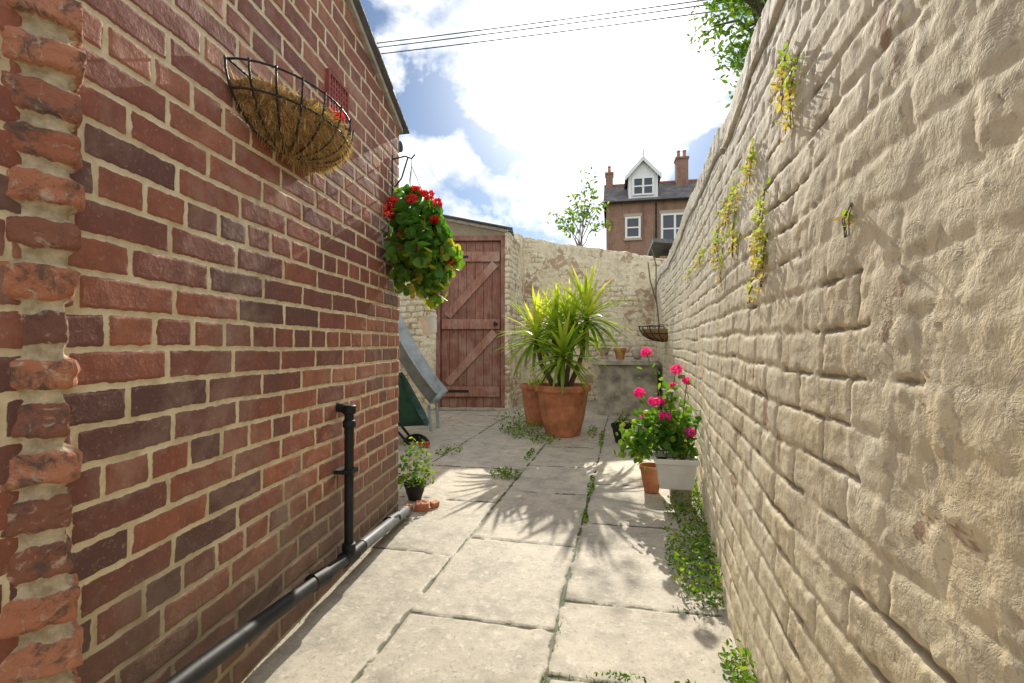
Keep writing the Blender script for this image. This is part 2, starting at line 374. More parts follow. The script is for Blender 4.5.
m_mort=simple('mortar_verge',(.46,.42,.35),.9,scale=30,bump=.6)
slopebox('verge_mortar',-.12,.022,-.6,2.40,-.004,.022,m_mort)
yy=-.6
k=0
while yy<2.40:
    slopebox('slate_course',-3.0,.045+.006*random.random(),yy,min(yy+.20,2.44),.024+.001*(k%2),.036+.001*(k%3),m_slate); yy+=.198; k+=1
box('fascia',-4.2,-1.12,2.40,2.42,1.93,2.02,simple('fascia_paint',(.10,.10,.11),.5),house)
tubes('gutter',[[(-4.2,2.46,1.985),(-1.13,2.46,1.985)]],.030,m_black,house)
vent=empty('air_brick_vent')
Wd=Vector((-.1084,.9941,0)); Nn=Vector((.9941,.1084,0))
Mw=lambda y,z:Matrix(((Wd.x,Nn.x,0,wx(y)),(Wd.y,Nn.y,0,y),(0,0,1,z),(0,0,0,1)))
M=Mw(1.66,1.83)
m_vent=simple('vent_terracotta',(.30,.07,.055),.7)
L=[(-.085,-.073,.0,.018,-.075,.075),(.073,.085,.0,.018,-.075,.075),(-.073,.073,.0,.018,.063,.075),(-.073,.073,.0,.018,-.075,-.063)]
for i in range(1,6): L.append((-.073,.073,.002,.014,-.063+i*.021-.004,-.063+i*.021+.004))
for i in range(1,7): L.append((-.073+i*.021-.004,-.073+i*.021+.004,.001,.016,-.063,.063))
boxes('grille',L,m_vent,vent,bev=.0015,M=M)
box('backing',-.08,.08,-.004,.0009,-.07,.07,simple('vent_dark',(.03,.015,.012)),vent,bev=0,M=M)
# ---------------------------------------------------------------- weathered brick pier near left
def dj(s,z,H,X):
    m,a,b=brickfield(s+.36,z,.074,1.3,12,jw=.017,warp=.007,soft=.009,edge=.008,hdr=0)
    d=m*.012+(a-.5)*.010*m+(fbm(s,z,.05,14,5)-.5)*.020*(.35+m)+(fbm(s,z,.3,15,2)-.5)*.012
    return d,col4(m,a,b)
a0=np.array([-1.30,.06]);A_=np.array([-.874,.63]);c0=np.array([-1.02,.72])
cor=[A_+(a0-A_)/np.linalg.norm(a0-A_)*.03, A_+np.array([-.004,0]), A_+(c0-A_)/np.linalg.norm(c0-A_)*.03]
P=np.concatenate([pathpts([tuple(a0),tuple(cor[0])],lambda x,y:.0045),pathpts([tuple(cor[0]),tuple(cor[1]),tuple(cor[2])],lambda x,y:.004)[1:],pathpts([tuple(cor[2]),tuple(c0)],lambda x,y:.006)[1:]])
sheet('weathered_brick_pier',P,None,600,lambda x,y:2.9+0*x,dj,m_old,None,side=1,thick=.2)
# ---------------------------------------------------------------- drain pipes
pipe=empty('drain_pipe')
off=.052
def pz(y): return np.interp(y,[-.2,.82,1.68,2.36],[.27,.195,.095,.045])
tubes('waste_run',[[(wx(y)+off,y,float(pz(y))) for y in np.linspace(-.2,2.2,12)]],.023,m_black,pipe)
tubes('vertical_pipe',[[(wx(1.68)+off,1.68,.10),(wx(1.68)+off,1.68,.66)],[(wx(1.68)+off,1.68,.655),(wx(1.68)-.02,1.68,.665)]],.0175,m_black,pipe)
for (zz,r,h) in ((.12,.025,.06),(.60,.024,.03),(.655,.025,.035)):
    lathe('collar',[(r*.8,-h/2),(r,-h/2+.004),(r,h/2-.004),(r*.8,h/2)],(wx(1.68)+off,1.68,zz),m_black,pipe,n=24)
tubes('couplings',[[(wx(y)+off,y-.04,float(pz(y-.04))),(wx(y)+off,y+.04,float(pz(y+.04)))] for y in (1.45,1.68,2.16)],.029,m_black,pipe)
tubes('grey_outlet',[[(wx(1.8)+off,1.80,float(pz(1.8))),(wx(2.3)+off+.004,2.34,.045),(wx(2.36)+off,2.38,.02)]],.0255,simple('grey_pipe',(.16,.17,.19),.5,bump=0,spec=.3),pipe)
box('wall_clip',-.03,.03,0,.075,-.008,.008,m_black,pipe,M=Mw(1.68,.42))
# ---------------------------------------------------------------- hayrack wall basket
hb=empty('wall_basket')
def bpt(th,t,sc=1.0,ra=.265,ro=.17,dep=.145,M=None,y=1.31,z=1.625):
    c=Vector((wx(y),y,z)); k=math.cos(t*math.pi/2)**.7*sc if t<1 else 0
    k=max(k,.12*sc)
    return c+Wd*(ra*math.cos(th)*k)+Nn*(.012+ro*math.sin(th)*k)+Vector((0,0,-dep*math.sin(t*math.pi/2)*sc))
lines=[[bpt(th,0) for th in np.linspace(0,math.pi,24)],[bpt(th,.3,1.04) for th in np.linspace(0,math.pi,24)],[bpt(0,0),bpt(math.pi,0)]]
for th in np.linspace(.0,math.pi,11): lines.append([bpt(th,t,1.04) for t in np.linspace(0,1,9)])
lines.append([bpt(1.57,1)+Nn*x_+Vector((0,0,z_)) for x_,z_ in ((0,0),(.02,-.012),(.03,0),(.02,.01),(.012,.003))])
tubes('frame',lines,.0030,m_iron,hb)
V=[];F=[];nt,nz_=40,12
for j in range(nz_):
    for i in range(nt):
        p=bpt(math.pi*i/(nt-1),.18+.82*j/(nz_-1),.97)+Vector((random.uniform(-1,1),random.uniform(-1,1),random.uniform(-1,1)))*.009; V.append(p)
for j in range(nz_-1):
    for i in range(nt-1): k=j*nt+i; F.append((k,k+1,k+nt+1,k+nt))
pymesh('coir_liner',V,F,m_coir,hb,smooth=True)
V=[bpt(math.pi*i/(nt-1),.26,.91) for i in range(nt)]
pymesh('soil',V,[tuple(range(nt))],m_soil,hb)
it=[]
for i in range(8000):
    th=random.uniform(0,math.pi); t_=min(1,random.uniform(.14,1)**.8); b=bpt(th,t_,.97); d=Vector((random.gauss(0,1),random.gauss(0,1),random.gauss(0,.8)))+Nn*.5
    it.append((b,d,random.uniform(.012,.045),.0019,random.uniform(0,1.8),random.random()))
blades('fibres',it,m_fib,hb,seg=3)
it=[]
for i in range(60):
    b=bpt(random.uniform(0.2,1.2),.3,random.uniform(.3,.8)); it.append((b,(random.gauss(0,.4),random.gauss(0,.4),1),random.uniform(.04,.12),.003,random.uniform(.5,2),random.random()))
blades('dry_stems',it,m_dry,hb,seg=5)
Pl=[bpt(random.uniform(0.1,1.0),.25,random.uniform(.4,.95))+Vector((0,0,random.uniform(-.01,.09))) for i in range(130)]
leaves('leaves',Pl,.012,m_ger,hb,'oval')
Pf=[bpt(random.choice([.3,.55,.9])+random.gauss(0,.05),.2,.8)+Vector((random.gauss(0,.012),random.gauss(0,.012),.065+random.gauss(0,.016))) for i in range(90)]
leaves('red_flowers',Pf,.009,m_redf,hb,'petal')
# ---------------------------------------------------------------- hanging basket geranium
def cluster(c,r,n,out):
    for i in range(n):
        v=Vector((random.gauss(0,1),random.gauss(0,1),random.gauss(0,1))).normalized()*r*random.uniform(.75,1.05); v.z*=.75; out.append(Vector(c)+v)
hg=empty('hanging_geranium_basket'); hc=Vector((-.955,2.28,1.41))
prof=[(.03,-.12),(.08,-.10),(.115,-.05),(.125,.0),(.125,.02),(.118,.02),(.10,0)]
lathe('basket_liner',prof,hc,m_coir,hg,n=32)
hk=Vector((-.985,2.27,1.80)); wx2=wx(2.27)+.008
tubes('chains',[[hc+Vector((.125*math.cos(a),.125*math.sin(a),.02)),hk] for a in (0.3,2.4,4.5)]+[[hk,hk+Vector((0,0,.03))]],.0016,m_iron,hg)
tubes('bracket',[[(wx2,2.27,1.62),(wx2,2.27,1.86)],[(wx2,2.27,1.84),(wx2+.07,2.27,1.85),(hk.x,2.27,1.835),(hk.x+.018,2.27,1.855)],[(wx2,2.27,1.68),(wx2+.05,2.27,1.74),(hk.x-.02,2.27,1.84)]],.004,m_iron,hg)
Pl=[];vals=[]
for i in range(1000):
    v=Vector((random.gauss(0,1),random.gauss(0,1),random.gauss(0,1))).normalized()
    lump=1+.18*math.sin(5*v.x+3*v.z)+.15*math.sin(7*v.y-4*v.z)
    r=random.uniform(.65,1.0)*lump
    p=Vector((v.x*.185*r,v.y*.19*r,v.z*.24*r)); 
    if p.z<-.05: p.x*=.85; p.x+=.04*(-p.z/.25)
    q=hc+p
    if q.x<wx(q.y)+.02: continue
    Pl.append(q); vals.append(np.clip(.15+.5*random.random()+(.45 if (p.z<-.05 and random.random()<.5) or random.random()<.06 else 0),0,1))
for i in range(100):
    t_=random.random(); Pl.append(hc+Vector((.04+random.gauss(0,.03)+.06*t_,random.gauss(0,.04),-.12-.17*t_+random.gauss(0,.025)))); vals.append(random.uniform(.5,1))
for i in range(60):
    Pl.append(hc+Vector((.17+random.gauss(0,.025),random.gauss(0,.05),-.06+random.gauss(0,.03)))); vals.append(random.uniform(.6,1))
leaves('leaves',Pl,.023,m_ger,hg,'round',up=.5,val=np.array(vals))
Pf=[]
for c,r,n in (((-.08,-.10,.18),.036,80),((-.11,-.08,.14),.03,50),((.0,-.03,.25),.034,60),((.07,-.03,.23),.030,45),((.11,-.02,.19),.025,30),((.02,-.12,.19),.024,30),((.17,0,-.10),.02,16),((-.02,-.15,.02),.020,22),((.12,-.09,.09),.020,24),((.05,-.13,-.06),.02,20)):
    cluster(hc+Vector(c),r,n,Pf)
leaves('red_flowers',Pf,.012,m_redf,hg,'petal',up=.2)
tubes('flower_stems',[[hc+Vector((0,0,.1)),hc+Vector(c)] for c in ((-.08,-.1,.18),(.0,-.03,.25),(.07,-.03,.23),(.11,-.02,.19))],.0025,m_stem,hg)
wp=empty('white_hanging_pot'); pc=Vector((-1.005,2.60,.965)); Mt=Matrix.Rotation(R_(-14),3,'Y')
lathe('pot',[(.030,0),(.032,.004),(.048,.085),(.052,.085),(.052,.10),(.045,.10),(.041,.08)],pc,m_white,wp,n=28,M=Mt)
tubes('handle',[[pc+Vector(v) for v in ((-.05,0,.10),(-.04,0,.15),(0,0,.175),(.03,0,.15),(.036,0,.085))],[pc+Vector((0,0,.175)),hc+Vector((0.0,.09,-.10))]],.0018,m_iron,wp)
# ---------------------------------------------------------------- RIGHT WALL
def rwx(y): return np.interp(y,[-1,0,.6,1.0,1.4,2.2,3.2,4.5,8.2],[.31,.315,.32,.325,.345,.415,.515,.575,.66])
yy_=[-.8]
while yy_[-1]<8.1: yy_.append(yy_[-1]+(.03 if yy_[-1]<0.1 else max(.0040,.0065*yy_[-1])))
yy_=np.array(yy_); ker=np.array([rwx(yy_+d) for d in np.linspace(-.3,.3,7)]).mean(0)
PR=np.c_[ker,yy_]
def Hr(x,y): return 1.90+.05*(fbm(y,y*0,.35,51,3)-.5)+.05*(vnoise(y/.24,y*0,52)-.5)+.02*np.sin(y*2)
def leanr(y,z): return np.interp(y,[0,1.5,3,5,8],[.115,.10,.02,.0,0])*np.clip(z/1.9,0,1.1)**1.3
def dr(s,z,H,X):
    m,a,b=brickfield(s,z,.078,.235,32,jw=.007,warp=.009,soft=.013,edge=.007,hdr=0)
    mo,_,_=brickfield(s,z,.078,.235,32,jw=.005,warp=.009,soft=.004,edge=.006,hdr=0)
    m2,a2,b2=brickfield(s,z+.02,.30,.115,42,jw=.008,warp=.008,soft=.012,edge=.008,hdr=0)
    cop=sstep(H-.125,H-.115,z); m=m*(1-cop)+m2*cop; a=a*(1-cop)+a2*cop
    vis=sstep(.32,.62,fbm(s,z,.35,61,3))*.65+.35
    opn=sstep(.56,.64,fbm(s,z,.16,66,3))*(1-cop)
    gro=np.exp(-((z-(H-.125+.02*(fbm(s,s*0,.2,89,2)-.5)))/.007)**2)
    lump=fbm(s,z*1.5,.09,67,3)-.5
    rid=np.abs(fbm(s,z*1.3,.055,68,3)-.5)
    d=m*.0045*vis-(1-mo)*.0050*opn+(a-.5)*.0022*m+(fbm(s,z,1.0,62,2)-.5)*.016+lump*.0055+(fbm(s,z,.03,64,4)-.5)*.0032-np.clip(.03-rid,0,1)*.05*opn+cop*.009-gro*.008
    ch=sstep(.58,.60,fbm(s,z,.12,70,5)); d=d-ch*.0015
    return d,col4(np.clip(1-(1-m)*vis*.55-(1-mo)*opn*.8-gro,0,1),a,np.clip(ch+.2*b,0,1))
sheet('painted_brick_garden_wall',PR,None,440,Hr,dr,m_pwall,None,side=-1,thick=.26,lean=leanr,topn=.02,ntop=14)
# ---------------------------------------------------------------- FAR WALL with door opening
fw=empty('cream_painted_yard_wall')
def df(s,z,H,X):
    m,a,b=brickfield(s,z,.080,.24,72,jw=.012,warp=.014,soft=.016,edge=.012,hdr=4)
    vis=sstep(.38,.66,fbm(s,z,.5,81,3))*.9+.1
    d=m*.008*vis+(a-.5)*.008*m+(fbm(s,z,.5,82,3)-.5)*.03+(fbm(s,z,.06,83,3)-.5)*.016
    ch=sstep(.55,.58,fbm(s,z,.25,85,4))
    return d,col4(np.clip(m*vis+1-vis,0,1),a,np.clip(ch+.2*b,0,1))
st=lambda x,y:.016
def Hf(x,y): return np.where(y<7.6,2.48,2.66-.18*(x+1.4)+.07*(fbm(x,y,.3,91,3)-.5))
sheet('wall_right_of_door',[(-1.455,6.54),(-1.40,6.55),(-1.40,7.75),(.85,8.02)],st,150,Hf,df,m_fwall,fw,side=1,topn=.03)
sheet('wall_left_of_door',[(-3.7,6.25),(-2.40,6.385)],st,150,lambda x,y:2.66+.2*(-2.4-x),df,m_fwall,fw,side=1)
sheet('side_wall',[(-3.55,2.4),(-3.55,6.3)],lambda x,y:.03,80,lambda x,y:2.4+0*x,df,m_fwall,fw,side=1)
p0=Vector((-2.40,6.385,0)); p1=Vector((-1.455,6.54,0)); u=(p1-p0).normalized(); nn=Vector((u.y,-u.x,0)); W=(p1-p0).length
Md=Matrix(((u.x,nn.x,0,p0.x),(u.y,nn.y,0,p0.y),(0,0,1,0),(0,0,0,1)))
pymesh('lintel_wall',[Md@Vector(v) for v in ((0,-.2,2.42),(W,-.2,2.42),(W,0,2.42),(0,0,2.42),(0,-.2,2.66),(W,-.2,2.47),(W,0,2.47),(0,0,2.66))],BF,m_fwall,fw)
door=empty('wooden_yard_door')
boxes('frame',[(0.0,.055,-.10,.012,0,2.42),(W-.055,W,-.10,.012,0,2.42),(.055,W-.055,-.10,.010,2.35,2.42)],m_door,door,M=Md)
pl=[];x0=.06;nP=7;pw=(W-.12)/nP
for i in range(nP): pl.append((x0+i*pw+.002,x0+(i+1)*pw-.002,-.075,-.050+random.uniform(0,.003),.03,2.345))
boxes('planks',pl,m_door,door,bev=.004,M=Md)
box('back_shadow_board',.056,W-.056,-.095,-.080,.031,2.345,m_dark,door,bev=0,M=Md)  # dark board added behind the planks so light doesn't show through the gaps
boxes('ledges',[(.07,W-.07,-.047,-.012,z,z+.14) for z in (.18,1.12,2.06)],m_door2,door,bev=.005,M=Md)
def brace(x0,z0,x1,z1,w=.11):
    a=Vector((x0,0,z0));b=Vector((x1,0,z1));d=(b-a).normalized();q=Vector((-d.z,0,d.x))*w/2
    V=[];
    for yv in (-.047,-.016):
        for pnt in (a-q,b-q,b+q,a+q): V.append(Md@Vector((pnt.x,yv,pnt.z)))
    pymesh('brace',V,[f[::-1] for f in BF],m_door2,door,bev=.003)
brace(.15,.36,W-.14,1.08); brace(.15,1.30,W-.14,2.03)
boxes('strap_hinges',[(.05,.45,-.011,-.005,.24,.275),(.05,.45,-.011,-.005,2.11,2.145)],m_iron,door,M=Md,bev=.002)
boxes('latch',[(W-.16,W-.10,-.011,.001,1.17,1.21),(W-.15,W-.135,.001,.03,1.15,1.23)],m_iron,door,M=Md,bev=.002)
box('threshold',-.02,W+.02,-.12,.08,0,.03,m_conc,door,M=Md)
oh=empty('outhouse_roof')
Mo=Md@Matrix.Translation((0,0,2.70))@Matrix.Rotation(R_(11.3),4,'Y')
boxes('slates',[(-1.5,W+.13,-.02-k*.2,.12-k*.2,.0+k*.003,.014+k*.003) for k in range(7)],m_slate,oh,M=Mo)
box('wall_plate',-1.4,W+.05,-.16,.03,-.045,-.004,simple('pale_roof_edge',(.50,.47,.41),.8,scale=20,var=.3),oh,M=Mo)
# ---------------------------------------------------------------- concrete bunker
cb_=empty('concrete_planter')
box('body',-.18,.56,6.32,7.85,-.02,.64,m_conc,cb_,bev=.015)
box('top_slab',-.23,.575,6.27,7.87,.642,.71,m_conc,cb_,bev=.012)
po=empty('garden_ornaments')
lathe('small_urn',[(.05,0),(.05,.02),(.03,.04),(.06,.10),(.07,.15),(.08,.155),(.07,.16),(.05,.15)],(-.10,6.5,.71),m_gnome,po)
lathe('clay_pot',[(.05,0),(.075,.12),(.085,.12),(.085,.15),(.07,.15),(.065,.12)],(.10,6.45,.71),m_terra,po)
lathe('stone_ball',[(.02,0),(.05,.02),(.07,.06),(.07,.09),(.05,.13),(.01,.145)],(.32,6.5,.71),m_conc,po)
# ---------------------------------------------------------------- pots and yucca
def pot(par,c,r,h,mat,rim=.05):
    lathe('pot',[(r*.62,0),(r*.64,.01),(r*.80,h*.4),(r*.93,h-rim*1.3),(r*.95,h-rim),(r*1.02,h-rim),(r*1.04,h-rim*.5),(r*1.02,h),(r*.93,h),(r*.90,h-.03),(r*.88,h-.04)],c,mat,par,n=56)
    lathe('soil',[(r*.87,h-.05),(r*.5,h-.035),(.01,h-.03)],c,m_soil,par)
yu=empty('potted_yucca'); yc=(-.49,4.90,0)
pot(yu,yc,.275,.50,m_terra,.06)
heads=[(-.27,-.02,.98,.48),(.24,.05,1.18,.52),(.02,-.18,.80,.46),(.08,.02,1.06,.44),(-.08,.10,1.10,.42)]
tubes('stems',[[(yc[0]+h[0]*.2,yc[1]+h[1]*.2,.42,1.2),(yc[0]+h[0]*.8,yc[1]+h[1]*.8,(.42+h[2])/2,1),(yc[0]+h[0],yc[1]+h[1],h[2],.9)] for h in heads],.024,m_bark,yu)
it=[]
for hx,hy,hz,L in heads:
    n=74
    for i in range(n):
        t_=i/n; el=R_(-34+118*t_)+random.gauss(0,.12); az=i*2.399+random.gauss(0,.15)
        d=(math.cos(az)*math.cos(el),math.sin(az)*math.cos(el),math.sin(el))
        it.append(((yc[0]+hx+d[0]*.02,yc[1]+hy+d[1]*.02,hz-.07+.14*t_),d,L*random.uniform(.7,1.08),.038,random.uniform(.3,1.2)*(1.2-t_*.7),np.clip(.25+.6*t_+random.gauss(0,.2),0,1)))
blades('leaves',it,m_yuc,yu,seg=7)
p2=empty('terracotta_pot'); pot(p2,(-.83,5.42,0),.19,.46,m_terra)
blades('seedlings',[((-.83+random.gauss(0,.06),5.42+random.gauss(0,.06),.42),(random.gauss(0,.5),random.gauss(0,.5),1),random.uniform(.08,.22),.015,1.,random.random()) for i in range(40)],m_yuc,p2,seg=4)
def weed(name,c,rx,ry,h,n,size,shape='oval',mat=None,par=None):
    P=[]
    for i in range(n):
        a=random.uniform(0,6.28); r=random.random()**.6; zz=random.random()**1.3*h*(1.1-r*.7)
        P.append((c[0]+rx*r*math.cos(a),c[1]+ry*r*math.sin(a),c[2]+.005+zz))
    o=leaves(name,P,size,mat or m_wed,par,shape,up=.6); return o
w=empty('weeds')
for c,rx,ry,h,n in (((-.80,4.75,0),.22,.24,.16,420),((-.62,4.50,0),.14,.16,.07,160),((-1.0,5.0,0),.18,.25,.14,260),((-.72,3.25,0),.11,.09,.06,170),((-.20,5.0,0),.05,.3,.08,90),((-.1,4.7,0),.03,.4,.05,80),((-.13,3.1,0),.02,.25,.03,60),((-1.1,5.7,0),.3,.3,.14,260),((-1.35,3.9,0),.1,.2,.06,100),((-.66,3.9,0),.03,.2,.04,60),((-.14,2.55,0),.015,.1,.03,40),((.02,1.34,0),.07,.012,.018,50),((.2,1.34,0),.05,.01,.012,34)):
    weed('tuft',c,rx,ry,h,n,.012 if c[1]>2 else .007,par=w)
bl=[]
for i in range(1300):
    j=random.random()
    if j<.35:
        y_=random.uniform(1.0,6.2); x_=-.176+.024*(y_-1.28)+random.gauss(0,.007)
        if fbm(np.array([y_]),np.array([1.]),.2,9,2)[0]<.45: continue
    elif j<.55: y_=random.uniform(1.8,6.2); x_=-.68+.024*(y_-1.28)+random.gauss(0,.007)
    elif j<.85:
        y_=random.uniform(.8,6); x_=float(rwx(y_))-random.random()**2*.10
    elif j<.92: x_=random.uniform(-.15,.35); y_=1.33+random.gauss(0,.006) if random.random()<.7 else 1.74+random.gauss(0,.005)
    else: y_=random.uniform(1.1,2.3); x_=wx(y_)+random.random()**2*.06
    bl.append(((x_,y_,-.012),(random.gauss(0,.7),random.gauss(0,.7),1),random.uniform(.008,.028),.003,1.2,random.random()))
blades('joint_grass',bl,m_wed,w,seg=3)
cw=empty('creeping_weeds'); P=[]
for i in range(5200):
    y_=random.uniform(1.0,3.8); dens=fbm(np.array([y_]),np.array([0.]),.20,5,2)[0]
    wd=.05+.13*sstep(1.3,2.1,y_)*(1 if y_<3 else .7)*dens*1.7
    if (y_<1.5 and random.random()<.4) or random.random()>(dens-.18)*2.6: continue
    P.append((float(rwx(y_))+.005-random.random()**1.3*wd,y_,random.random()**1.7*(.02+.14*dens)))
leaves('leaves',P,.0095,m_wed,cw,'oval',up=.7,val=np.clip(rng.normal(.58,.30,len(P)),0,1))
# ---------------------------------------------------------------- pink geranium in window box
pg=empty('pink_geranium_planter')
def trough(name,cx,cy,z0,z1,wx_,wy_,mat,par):
    V=[];rings=[(.80,z0),(.98,z1-.03),(1.08,z1-.03),(1.10,z1),(1.0,z1),(.92,z1-.04)]
    for k,zz in rings:
        for a,b in ((-1,-1),(1,-1),(1,1),(-1,1)): V.append((cx+a*wx_/2*k,cy+b*wy_/2*k,zz))
    F=[(3,2,1,0)]
    for k in range(5):
        for i in range(4): j=(i+1)%4; F.append((k*4+i,k*4+j,k*4+4+j,k*4+4+i))
    F.append((20,21,22,23)); pymesh(name,V,F,mat,par,bev=.008)
bx,by=.345,2.86
trough('white_planter_box',bx,by,.105,.275,.215,.18,m_white,pg)
box('soil',bx-.09,bx+.09,by-.075,by+.075,.235,.25,m_soil,pg)
box('stone_support',bx-.02,bx+.09,by+.0,by+.09,0,.103,m_conc,pg)
Pl=[];vals=[]
fl=[(.20,3.02,.86),(.36,2.92,.76),(.155,2.94,.62),(.235,2.86,.58),(.285,2.84,.50),(.42,2.82,.42),(.28,2.94,.57),(.19,3.02,.48),(.35,2.97,.66),(.41,2.86,.70)]
stems=[]
for f in fl:
    b=Vector((bx+random.uniform(-.06,.06),by+random.uniform(-.04,.04),.25)); f=Vector(f); mid=(b+f)/2+Vector((random.gauss(0,.02),random.gauss(0,.02),.03))
    stems.append([b,mid,f])
    for i in range(34):
        t_=random.uniform(.1,.88); q=b.lerp(f,t_)+Vector((random.gauss(0,.035),random.gauss(0,.035),random.gauss(0,.03))); 
        if q[2]>.29: Pl.append(q); vals.append(random.uniform(.3,.95))
for i in range(300):
    a=random.uniform(0,6.28); r=random.random()**.5; zz=random.uniform(.30,.50)
    q=(.29+.18*r*math.cos(a)*(1.1-zz*.4),by+.05+.15*r*math.sin(a),zz); 
    if q[0]>.45: continue
    Pl.append(q); vals.append(random.uniform(.25,1)*(.9))
for i in range(170): Pl.append((.140+random.gauss(0,.045),2.98+random.gauss(0,.06),.32+random.gauss(0,.055))); vals.append(random.uniform(.5,.97))
leaves('leaves',Pl,.018,m_ger,pg,'round',up=.5,val=np.array(vals))
tubes('stems',stems,.003,m_stem,pg)
Pf=[]
for k,f in enumerate(fl): cluster(f,.030 if k<6 else .022,50 if k<6 else 26,Pf)
leaves('pink_flowers',Pf,.013,m_pink,pg,'petal',up=.2)
tp=empty('small_terracotta_pot'); pot(tp,(.235,3.10,0),.07,.16,m_terra,.025)
dp=empty('dark_plant_pot'); pot(dp,(.09,4.6,0),.10,.17,m_black,.03)
weed('leaves',(.09,4.6,.15),.09,.09,.14,90,.018,par=dp)
cp=empty('potted_fern'); pot(cp,(-1.13,2.66,0),.062,.10,m_black,.02)
weed('leaves',(-1.13,2.66,.09),.12,.10,.30,300,.016,par=cp)
rb_=empty('broken_bricks')
for (x_,y_,s_,a_) in ((-1.02,2.50,.045,.4),(-.97,2.56,.03,1.2),(-1.08,2.47,.03,2.1)):
    M=Matrix.Translation((x_,y_,s_*.45))@Matrix.Rotation(a_,4,'Z')@Matrix.Rotation(.15,4,'X')
    V=[M@Vector((a*s_*random.uniform(.7,1.1),b*s_*.7*random.uniform(.7,1.1),c_*s_*.5)) for c_ in (-1,1) for a,b in ((-1,-1),(1,-1),(1,1),(-1,1))]
    pymesh('fragment',V,BF,m_terra,rb_,bev=.006)
# ---------------------------------------------------------------- slide
sl=empty('garden_slide'); V=[];F=[]
pr=[(-.16,.12),(-.145,.125),(-.125,.0),(0,-.008),(.125,0),(.145,.125),(.16,.12)]
N=22
for i in range(N):
    t_=i/(N-1); px_=-2.52+.66*t_; z_=1.42-1.15*(t_**.72)+.08*max(0,t_-.75)*t_; 
    for a,b in pr: V.append((px_+b*.7,4.9+a*1.1,z_+b*.8))
for i in range(N-1):
    for j in range(6): k=i*7+j; F.append((k,k+1,k+8,k+7))
o=pymesh('chute',V,F,m_slide,sl,smooth=True); o.modifiers.new('s','SOLIDIFY').thickness=.014
tubes('legs',[[(-2.53,4.76,0),(-2.49,4.78,1.36)],[(-2.53,5.04,0),(-2.49,5.02,1.36)],[(-1.86,4.79,0),(-1.88,4.79,.27)],[(-1.86,5.01,0),(-1.88,5.01,.27)]],.016,m_slide,sl)
wb=empty('green_wheelbarrow')
Mb=Matrix.Translation((-1.88,4.22,.36))@Matrix.Rotation(R_(18),4,'Z')@Matrix.Rotation(R_(62),4,'Y')
V=[];rings=[(.15,.20,-.15),(.26,.31,.06),(.28,.33,.075),(.255,.30,.06),(.145,.19,-.135)]
kk=24
for (a,b,zz) in rings:
    for i in range(kk):
        th=2*math.pi*i/kk; cx=math.copysign(abs(math.cos(th))**.5,math.cos(th)); sy=math.copysign(abs(math.sin(th))**.5,math.sin(th))
        V.append(Mb@Vector((a*cx,b*.72*sy,zz*1.1)))
F=[]
for r_ in range(4):
    for i in range(kk): j=(i+1)%kk; F.append((r_*kk+i,r_*kk+j,(r_+1)*kk+j,(r_+1)*kk+i))
F.append(tuple(range(kk))[::-1]); F.append(tuple(range(4*kk,5*kk)))
pymesh('tray',V,F,m_greenfab,wb,bev=0)
tubes('frame',[[Mb@Vector(p) for p in ((.42,s_*.12,-.12),(.1,s_*.16,-.18),(-.2,s_*.17,-.17),(-.55,s_*.22,-.06))] for s_ in (-1,1)]+[[Mb@Vector(p) for p in ((-.08,s_*.16,-.17),(-.12,s_*.17,-.34))] for s_ in (-1,1)]+[[Mb@Vector((-.12,-.17,-.34)),Mb@Vector((-.12,.17,-.34))]],.012,m_iron,wb)
Mw2=Mb@Matrix.Translation((.42,0,-.12))@Matrix.Rotation(R_(90),4,'X')
Vv=[];Fv=[];n=28;pf=[(.05,-.02),(.11,-.022),(.135,-.012),(.14,0),(.135,.012),(.11,.022),(.05,.02)]
for r_,z_ in pf:
    for i in range(n): Vv.append(Mw2@Vector((r_*math.cos(2*math.pi*i/n),r_*math.sin(2*math.pi*i/n),z_)))
for q_ in range(len(pf)-1):
    for i in range(n): j=(i+1)%n; Fv.append((q_*n+i,q_*n+j,(q_+1)*n+j,(q_+1)*n+i))
Fv.append(tuple(range(n))[::-1]); Fv.append(tuple(range((len(pf)-1)*n,len(pf)*n)))
pymesh('wheel',Vv,Fv,m_black,wb,smooth=True)
lathe('red_hub',[(.02,-.012),(.05,-.012),(.05,.012),(.02,.012)],(-1.62,4.02,.03),m_red,wb,n=24)
# ---------------------------------------------------------------- far hay basket on right wall
fb=empty('wire_wall_basket')
def fp(th,t,sc=1): 
    k=max(.12,math.cos(t*math.pi/2)**.8)*sc
    return Vector((.60-.30*math.sin(th)*k,5.75+.22*math.cos(th)*k,1.12-.18*math.sin(t*math.pi/2)*sc))
ln=[[fp(th,0) for th in np.linspace(0,math.pi,20)],[fp(th,.35) for th in np.linspace(0,math.pi,20)]]+[[fp(th,t) for t in np.linspace(0,1,8)] for th in np.linspace(0,math.pi,10)]
tubes('frame',ln,.005,m_iron,fb)
V=[fp(math.pi*i/19,.15+.85*j/7,.95) for j in range(8) for i in range(20)]
pymesh('liner',V,[(j*20+i,j*20+i+1,(j+1)*20+i+1,(j+1)*20+i) for j in range(7) for i in range(19)],m_coir,fb,smooth=True)
tubes('dead_vine',[[(.56,6.0,1.0),(.52,6.1,1.5),(.54,6.3,1.9),(.50,6.5,2.15)],[(.53,6.1,1.4),(.46,6.2,1.7),(.45,6.4,1.95)]],.008,m_bark,None)
